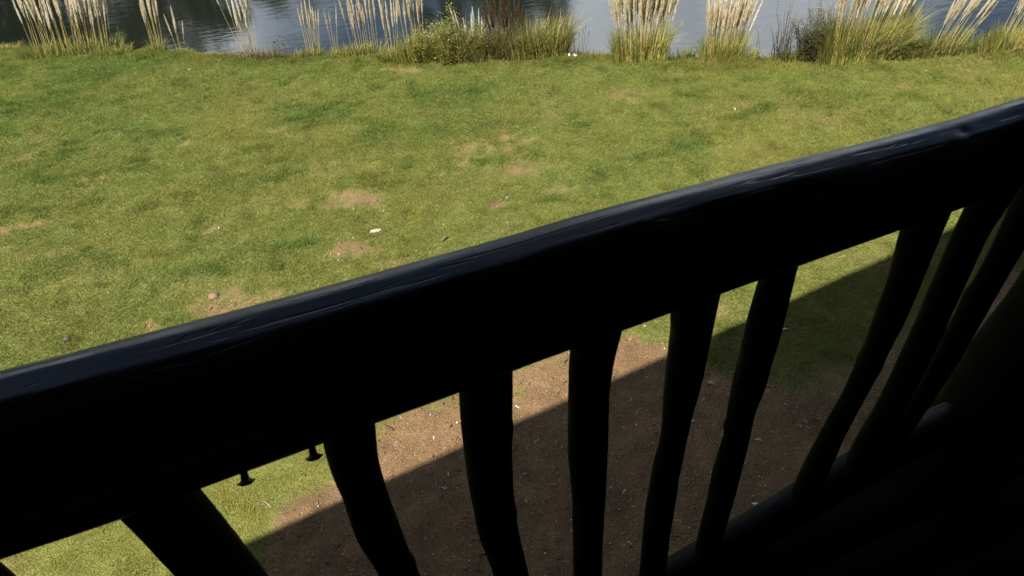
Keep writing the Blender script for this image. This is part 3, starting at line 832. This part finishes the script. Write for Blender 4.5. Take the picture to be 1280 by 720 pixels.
for (a_, b_, wd_, n_, lh_, cols, lab, sd_) in [
    (14, 55, .28, 160, .13, LY, 'low yellowish grass tuft at the far left end of the bank', 30),
    (60, 57, .3, 240, .17, LG, 'green grass tuft under the left part of the leftmost wide clump', 31),
    (150, 59, .3, 240, .18, LG, 'green grass tuft under the right part of the leftmost wide clump', 32),
    (283, 65, .2, 120, .13, LB, 'low brownish weed tuft left of the leaning single plume stem', 33),
    (338, 66, .18, 130, .24, LB, 'russet weed tuft right of the ghostly pale plumes', 34),
    (440, 70, .34, 300, .20, LY, 'yellow green grass under the row of buff plumes', 35),
    (380, 67, .3, 200, .15, LG + LB, 'thin low grass tuft below the cream tuft before the bluest water', 45),
    (530, 74, .34, 420, .55, LY + LG, 'long pale grass growing through the left half of the middle thicket', 46),
    (578, 74, .34, 420, .60, LY + LB, 'long pale grass growing through the green shrub with tall shoots', 47),
    (612, 73, .28, 420, .62, LB + LG, 'long dead grass left of the rust brown spikes', 48),
    (655, 72, .3, 420, .56, LB + LY, 'long dead grass between the rust brown spikes and the dry sedge', 49),
    (918, 73, .3, 300, .22, LY + LG, 'low yellow green grass right of the two large golden clumps', 50),
    (497, 72, .24, 260, .24, LY, 'yellow green grass tuft at the foot of the slim tall plumes', 36),
    (750, 70, .22, 160, .15, LG, 'short green tuft left of the big golden fan', 37),
    (851, 72, .2, 170, .22, LD + LG, 'bluish green tuft between the two large golden clumps', 38),
    (960, 73, .22, 150, .15, LG, 'low green tuft below the bare grey twigs', 39),
    (1002, 73, .3, 380, .26, LG + LD, 'rank green tuft before the dark shrub', 40),
    (1080, 72, .55, 600, .62, LY + LG, 'bright yellow green long grass filling the front of the tall reed mass', 51),
    (1112, 70, .3, 420, .36, LG + LG + LD, 'deep green leafy tuft right of the tall reed mass', 41),
    (1150, 68, .3, 420, .30, LD + LG, 'rank green tuft under the plumes leaning right', 42),
    (1208, 64, .3, 380, .28, LD + LG, 'dark drooping sedge tuft left of the rightmost clump', 43),
    (1240, 61, .3, 380, .28, LD + LY, 'bright edged sedge tuft at the foot of the rightmost clump', 44)]:
    n_ = int(n_ * 1.5); lh_ *= 1.2
    reed('grass_tuft', lab, G2, base_at(a_, b_), wd_ * .5, 0, (1, 1), .1, 'tan', n_, lh_, cols, sd_, wide=wd_, cat='grass tuft')


def shrub(name, label, base, wx_, hh, n_st, n_lf, cols, seed, leaf=.02, bark=(0.08, 0.06, 0.035), spread=.3, cat='shrub'):
    """many thin shoots from the base, small leaves all along them"""
    r = random.Random(seed)
    root = empty(name, base); tag(root, label, cat)
    sm_, lf = MB(), MB()
    for i in range(n_st):
        q_ = r.uniform(-1, 1); x0 = q_ * wx_ * 0.6; y0 = r.uniform(-.3, .3) * wx_
        h_ = hh * r.uniform(0.45, 1.0) * (1 - 0.35 * abs(q_))
        dx = q_ * spread * h_ + r.gauss(0, .05) * h_; dy = r.gauss(0, .12) * h_
        pts = [(x0 + dx * t_ ** 1.3 + 0.02 * math.sin(9 * t_ + i), y0 + dy * t_, -0.03 + h_ * t_) for t_ in (0, .25, .5, .75, 1)]
        v, t = tube(pts, [.006, .005, .004, .003, .0015], 4)
        sm_.add(v, t, np.array(bark) * r.uniform(.7, 1.3))
        P = np.array(pts)
        for j in range(n_lf):
            t_ = r.uniform(0.15, 1.0); k = min(3, int(t_ * 4)); f_ = t_ * 4 - k
            p = P[k] * (1 - f_) + P[k + 1] * f_
            a_ = r.uniform(0, 2 * math.pi); l = leaf * r.uniform(.6, 1.5)
            o_ = np.array([math.cos(a_), math.sin(a_), r.uniform(-.2, .9)])
            o_ /= np.linalg.norm(o_)
            s_v = np.cross(o_, [0, 0, 1]) + np.array([0, 0, r.uniform(-.5, .5)]); s_v /= np.linalg.norm(s_v)
            q0 = p + o_ * leaf * r.uniform(0, 2.2)
            V = [q0, q0 + o_ * l * .5 + s_v * l * .22, q0 + o_ * l, q0 + o_ * l * .5 - s_v * l * .22]
            lf.add(V, [(0, 1, 2), (0, 2, 3)], np.array(cols[r.randrange(len(cols))]) * r.uniform(.65, 1.3))
    link('stems', sm_.mesh('stems'), root, M_stem)['kind'] = 'stuff'
    if n_lf:
        link('foliage', lf.mesh('foliage'), root, M_leaf)['kind'] = 'stuff'
    return root


SG = [(0.15, 0.20, 0.035), (0.26, 0.26, 0.05), (0.09, 0.13, 0.025), (0.34, 0.30, 0.07)]
shrub('leafy_shrub', 'bushy yellow green willowy shrub, the left half of the middle thicket', base_at(540, 74), .36, .74, 56, 80, SG, 71, .026)
shrub('leafy_shrub', 'bushy green shrub with tall leafy shoots in the middle thicket', base_at(572, 74), .34, 1.05, 56, 80, SG, 72, .026)
shrub('leafy_shrub', 'thin leafy shoot shrub just left of the rust brown spikes', base_at(607, 73), .22, .80, 30, 80, SG + [(0.2, .14, .06)], 73, .024)
shrub('leafy_shrub', 'low olive shrub closing the right side of the middle thicket', base_at(662, 72), .26, .52, 46, 80, SG + [(0.2, .14, .06), (.12, .08, .04)], 74, .02)
shrub('leafy_shrub', 'dark leaved shrub standing behind the tall reed mass', base_at(1012, 70), .30, 1.0, 80, 110, [(0.06, 0.09, 0.03), (.09, .10, .04), (.13, .10, .06)], 75, .026)
shrub('leafy_shrub', 'green shrub hidden among the plumes right of the reed mass', base_at(1118, 68), .34, .60, 40, 70, [(0.12, 0.17, 0.04), (.18, .21, .05), (.22, .20, .07)], 76, .026)
shrub('bare_sapling', 'single dark bare twig standing right of the golden clumps', base_at(945, 72), .02, .60, 3, 6, [(.08, .06, .03)], 77, .014, (0.035, .025, .02), .05, 'twig')
shrub('wispy_shrub', 'sparse grey twiggy shrub with few leaves against grey water', base_at(972, 72), .20, 1.05, 26, 40, [(0.09, 0.10, 0.04), (.12, .09, .05)], 78, .02, (0.06, .05, .04), .15)

# thin weeds carrying dark round seed heads over the water
def seedheads(label, base, pts, seed):
    r = random.Random(seed)
    root = empty('seedhead_weed', base); tag(root, label, 'weed', 'weeds with dark seed heads in front of the water')
    hm = MB()
    v, t = tube([(0, 0, -.6), (0, 0, -.2), (0, 0, .5), (0, 0, .9)], [.3, .9, .9, .2], 6); v = np.array(v) * [1, 1, 1]
    hm.add(v, t, (.03, .022, .03)); hme = hm.mesh('seed_head'); hme.materials.append(M_stem)
    for (dx, dz) in pts:
        y_ = r.uniform(-.12, .12)
        sm_ = MB(); v, t = tube([(dx * .35, y_ * .3, -.03), (dx * .6, y_ * .6, dz * .6), (dx, y_, dz)], [.0016, .0013, .001], 4); sm_.add(v, t, (.10, .10, .05))
        s_o = link('stem', sm_.mesh('weed_stem'), root, M_stem)
        h_o = link('seed_head', hme, s_o); h_o.location = (dx, y_, dz); h_o.scale = (.011, .011, .013)
    return root


r_ = random.Random(5)
ring = [(.15 * math.cos(a_ * .42) * r_.uniform(.35, 1), .25 + .10 * math.sin(a_ * .42) * r_.uniform(.35, 1)) for a_ in range(22)]
seedheads('ring of small dark seed heads hovering over the blue water', base_at(356, 67), ring, 1)
seedheads('three dark seed heads right of the small cream tuft pair', base_at(240, 62), [(-.02, .26), (.06, .20), (.0, .10)], 2)
seedheads('scattered dark seed heads between the two thin cream tufts', base_at(408, 68), [(-.10, .20), (-.03, .13), (.05, .24), (.14, .21), (.10, .09), (-.16, .1)], 3)
seedheads('dark seed heads in front of the row of buff plumes', base_at(455, 70), [(-.02, .30), (.06, .26), (.12, .36), (.25, .4), (.29, .38), (.36, .30)], 4)
seedheads('dark seed heads over the water near the right end of the bank', base_at(1196, 64), [(.14, .50), (.22, .46), (.10, .42), (-.4, .52), (-.25, .48)], 5)

# ------------------------------------------------------------------ small things lying about
def pebble_mesh(name, seed, sx, sy, sz, col, lumps=0.18, seg=10, rings=7):
    r = np.random.default_rng(seed)
    V = []; T = []
    ph = r.uniform(0, 6, 6)
    for i in range(rings + 1):
        p = math.pi * i / rings
        for k in range(seg):
            a_ = 2 * math.pi * k / seg
            d = np.array([math.sin(p) * math.cos(a_), math.sin(p) * math.sin(a_), math.cos(p)])
            q_ = 1 + lumps * (math.sin(2.3 * d[0] * 2 + ph[0]) * math.sin(2.1 * d[1] * 2 + ph[1]) + .5 * math.sin(5 * d[2] + ph[2] + 3 * d[0]))
            V.append((d[0] * sx * q_, d[1] * sy * q_, (d[2] * 0.9 + 0.25) * sz * q_))
    for i in range(rings):
        for k in range(seg):
            k2 = (k + 1) % seg
            T.append((i * seg + k, (i + 1) * seg + k, (i + 1) * seg + k2)); T.append((i * seg + k, (i + 1) * seg + k2, i * seg + k2))
    mb = MB(); mb.add(V, T, col)
    return mb.mesh(name, True)


def on_ground(px_, py_, dz=0.0):
    p = gnd(px_, py_, 0.0)
    return (p[0], p[1], float(land_z(p[:1], p[1:2])[0]) + dz)


def stone(label, px_, py_, s, col, seed, rz=0.0, group=None, name='stone'):
    o = link(name, pebble_mesh(name, seed, *s, col), None, M_stone)
    o.location = on_ground(px_, py_, 0.004); o.rotation_euler = (0, 0, rz)
    tag(o, label, 'stone', group)
    return o


stone('flat round brown stone on the bare patch by the handrail, left side', 267, 370, (.062, .055, .032), (0.17, 0.10, 0.06), 1)
stone('long flat cream stone on the bare earth in the middle of the lawn', 470, 288, (.075, .036, .014), (0.34, 0.28, 0.20), 2, .15)
stone('dark knobbly lump on the grass at the lower left by the handrail', 83, 423, (.038, .032, .034), (0.07, 0.05, 0.05), 3)
G3 = 'small pale pebbles scattered on the lawn'
for k, (a_, b_, lab) in enumerate([(479, 264, 'tiny white pebble in the grass above the flat cream stone'), (441, 297, 'tiny white pebble on the bare earth left of the flat cream stone'),
                                   (423, 325, 'tiny white pebble below the bare earth, the left one of a pair'), (436, 333, 'tiny white pebble close to the handrail, the right one of a pair'),
                                   (1157, 89, 'small white pebble far right on the lawn'), (634, 247, 'small pale pebble on the thin patch in mid lawn'), (521, 541, 'white pebble on the sunlit soil above the shadow edge'),
                                   (806, 407, 'white flat pebble on the grass seen under the rail'), (609, 571, 'tiny white pebble in the shade between balusters')]):
    stone(lab, a_, b_, (.012, .010, .007), (0.36, 0.34, 0.29), 20 + k, k, G3, 'pebble')
o1 = stone('larger of two white stones at the water edge beside the dark stalks', 717, 66, (.048, .036, .04), (0.8, 0.8, 0.78), 40, 0, None)
o1.location = base_at(717, 66)
o1 = stone('smaller of two white stones at the water edge beside the dark stalks', 711, 67, (.024, .024, .05), (0.8, 0.8, 0.76), 41, 0, None)
o1.location = base_at(711, 68)
stone('flat chalky stone on the far left of the lawn', 237, 87, (.035, .014, .008), (0.34, 0.32, 0.24), 42, 0, None)


def leaf(label, px_, py_, L, W, col, rz, seed, cat='leaf'):
    """curled dry leaf with a midrib and thickness from its curl"""
    r = random.Random(seed); mb = MB(); n = 8
    V, T = [], []
    for i in range(n + 1):
        t_ = i / n; w_ = W * math.sin(math.pi * min(1, t_ * .96 + .02)) ** .8
        z_ = L * 0.22 * math.sin(math.pi * t_) + r.uniform(0, .002)
        V += [((t_ - .5) * L, -w_, z_ + w_ * .5), ((t_ - .5) * L, 0, z_ - .001), ((t_ - .5) * L, w_, z_ + w_ * .35)]
    for i in range(n):
        a_ = i * 3
        T += [(a_, a_ + 3, a_ + 4), (a_, a_ + 4, a_ + 1), (a_ + 1, a_ + 4, a_ + 5), (a_ + 1, a_ + 5, a_ + 2)]
    mb.add(V, T, col)
    v, t = tube([(-.5 * L - .02, 0, .006), (-.4 * L, 0, .004)], [.0014, .001], 4); mb.add(v, t, np.array(col) * .6)
    o = link('dry_leaf', mb.mesh('dry_leaf'), None, M_litter)
    o.location = on_ground(px_, py_, .012); o.rotation_euler = (0.1, 0.05, rz)
    tag(o, label, cat, 'dry leaves on the ground')


leaf('long curled brown leaf on the grass just above the handrail', 556, 300, .13, .016, (.13, .085, .045), .75, 1)
leaf('small dark curled leaf touching the bare earth above the handrail', 509, 321, .05, .012, (.07, .045, .03), .3, 2)
leaf('broad tan leaf in the shade right of the fifth visible baluster', 890, 479, .075, .018, (.30, .24, .15), -.5, 3)
leaf('small buff leaf in the shade below the broad tan leaf', 878, 500, .05, .014, (.22, .16, .10), .6, 4)
leaf('pale leaf lying in the shade near the bottom rail', 948, 551, .07, .013, (.32, .27, .20), -.3, 5)
leaf('thin white leaf standing out of the grass at mid right', 918, 137, .07, .006, (.55, .52, .42), 1.45, 6)
leaf('pale leaf in the shade beside the bare soil under the rail', 981, 411, .07, .010, (.42, .40, .36), .1, 7)
leaf('brown leaf far right on the lawn by the handrail', 1078, 124, .05, .01, (.14, .11, .06), .4, 8)


def twig(label, px_, py_, L, col, rz, seed):
    r = random.Random(seed); mb = MB()
    pts = [((i / 5 - .5) * L, r.uniform(-.06, .06) * L, .004 + r.uniform(0, .006)) for i in range(6)]
    v, t = tube(pts, [.003, .0032, .003, .0026, .002, .0012], 5); mb.add(v, t, col)
    v, t = tube([pts[3], (pts[3][0] + .2 * L, pts[3][1] + .18 * L, .012)], [.002, .001], 4); mb.add(v, t, col)
    o = link('twig', mb.mesh('twig'), None, M_litter); o.location = on_ground(px_, py_, .006); o.rotation_euler = (0, 0, rz)
    tag(o, label, 'twig', 'twigs on the ground')


twig('pale straight twig on the mossy grass beside the second baluster', 335, 631, .10, (.42, .38, .28), -.7, 1)
twig('thin pale twig on dark soil under the rail, right part', 925, 520, .12, (.25, .2, .14), .3, 2)
twig('pale twig in the sunlit grass right of the sixth baluster', 1052, 322, .12, (.4, .33, .2), .2, 3)
twig('dark crooked twig in the shade near the fourth baluster', 645, 560, .12, (.05, .035, .025), .9, 4)

# loose crumbs of soil, gravel and chaff: nobody could count them
def crumbs():
    r = np.random.default_rng(90)
    n = 80000
    X = r.uniform(-5, 7, n); Y = r.uniform(1.9, 7.5, n)
    bz = bare(X, Y)
    ok = r.random(n) < bz ** 1.5 * 0.85 + 0.012
    X, Y = X[ok], Y[ok]; n = len(X); Z = land_z(X, Y)
    s = 0.0022 + 0.0055 * r.random(n) ** 3 + 0.007 * r.random(n) * (r.random(n) < .03)
    base = np.array([(1, 0, 0), (-1, 0, 0), (0, 1, 0), (0, -1, 0), (0, 0, 1), (0, 0, -1)], float)
    F_ = np.array([(0, 2, 4), (2, 1, 4), (1, 3, 4), (3, 0, 4), (2, 0, 5), (1, 2, 5), (3, 1, 5), (0, 3, 5)])
    V = base[None] * s[:, None, None] * (0.6 + 0.8 * r.random((n, 6, 1)))
    el = 1 + 3.0 * (r.random(n) < .18)           # some chaff is long
    big = r.random(n) < .012                      # leaf litter: broad and flat
    V *= np.where(big, 2.6, 1.0)[:, None, None]; V[:, :, 2] *= np.where(big, 0.25, 1.0)[:, None]
    V[:, :, 0] *= el[:, None]; V[:, :, 2] *= 0.7
    a_ = r.uniform(0, 6.28, n); ca, sa = np.cos(a_)[:, None], np.sin(a_)[:, None]
    x_ = V[:, :, 0] * ca - V[:, :, 1] * sa; y_ = V[:, :, 0] * sa + V[:, :, 1] * ca
    V = np.stack([x_ + X[:, None], y_ + Y[:, None], V[:, :, 2] + Z[:, None] + s[:, None] * .8 + .004], 2)
    pal = np.array([(.12, .075, .045), (.17, .11, .065), (.06, .04, .028), (.26, .21, .14), (.46, .42, .35)])
    ci = r.choice(5, n, p=[.28, .26, .20, .16, .10])
    C_ = np.repeat(pal[ci] * (0.7 + .6 * r.random((n, 1))), 6, axis=0)
    T = (F_[None] + (np.arange(n) * 6)[:, None, None]).reshape(-1, 3)
    me = mesh_np('gravel', V.reshape(-1, 3), tris=T, col=C_)
    tag(link('gravel', me, None, M_litter), 'loose crumbs of gravel and chaff on the bare soil', 'gravel', kind='stuff')


crumbs()

# ------------------------------------------------------------------ trees of the far bank, whose reflections darken the pond
def crown_mesh(seed, R0, Hc, n):
    r = np.random.default_rng(seed)
    k = 46
    cen = r.normal(0, 1, (k, 3)); cen /= np.linalg.norm(cen, axis=1)[:, None]
    cen *= (r.random(k) ** .45)[:, None] * np.array([R0, R0, Hc * .5]) * .85
    cen[:, 2] += Hc * .5
    cr = r.uniform(.16, .32, k) * R0
    which = r.integers(0, k, n)
    d = r.normal(0, 1, (n, 3)); d /= np.linalg.norm(d, axis=1)[:, None]
    p = cen[which] + d * cr[which][:, None] * (r.random(n) ** .4)[:, None]
    a_ = r.normal(0, 1, (n, 3)); a_ /= np.linalg.norm(a_, axis=1)[:, None]
    b_ = np.cross(a_, d); b_ /= np.linalg.norm(b_, axis=1)[:, None] + 1e-6
    s = r.uniform(.10, .22, n)[:, None]
    V = np.stack([p - a_ * s, p + b_ * s * .6, p + a_ * s], 1).reshape(-1, 3)
    c = np.array([0.040, 0.048, 0.020]) * (r.uniform(.6, 1.3, k)[which][:, None]) * r.uniform(.8, 1.2, (n, 1))
    return mesh_np('crown', V, tris=np.arange(n * 3).reshape(n, 3), col=np.repeat(c, 3, axis=0))


CROWNS = [crown_mesh(200 + i, 1.0 * s_[0], s_[1], 9000) for i, s_ in enumerate([(3.0, 6.5), (2.6, 7.5), (3.4, 5.8)])]
for c_ in CROWNS: c_.materials.append(M_tree)
tb = MB()
v, t = tube([(0, 0, -.3), (.05, .03, 1), (-.05, .1, 2.2), (.1, 0, 3.6), (.05, .05, 5.2)], [.26, .19, .16, .12, .05], 9); tb.add(v, t, (.10, .075, .05))
r_ = random.Random(3)
for i in range(9):
    a_ = i * 2.4; z0 = 1.8 + i * .35
    v, t = tube([(0.02, .04, z0), (math.cos(a_) * .8, math.sin(a_) * .8, z0 + .6), (math.cos(a_) * 1.7, math.sin(a_) * 1.7, z0 + 1.6)], [.08, .05, .02], 6); tb.add(v, t, (.10, .075, .05))
TRUNK = tb.mesh('trunk', True); TRUNK.materials.append(M_bark)
FT = [(-27, 27, 1.45, 0), (-22.5, 26, 1.5, 1), (-18.5, 28, 1.5, 0), (-15, 27, 1.35, 2), (-11.5, 29.5, .95, 1), (-8.2, 31.5, .80, 1),
      (-1.0, 31, 1.12, 0), (2.0, 31.5, 1.22, 1), (5.0, 31, .75, 2), (20, 30.5, .7, 2), (-32, 24, 1.5, 1)]
wh = ['outermost', 'second', 'third', 'fourth', 'fifth', 'sixth, a smaller one,', 'seventh', 'eighth', 'ninth, a low one,', 'last and lone', 'extra broad']
for (x_, y_, s_, k_), w_ in zip(FT, wh):
    root = empty('bank_tree', (x_, y_, 0.2), x_)
    root.scale = (s_, s_, s_)
    tag(root, 'dark leafy tree reflected in the far water, %s from the left' % w_, 'tree', 'trees of the far bank mirrored in the pond')
    link('trunk', TRUNK, root)
    c_ = link('crown', CROWNS[k_], root); c_.location = (0, 0, 1.0)
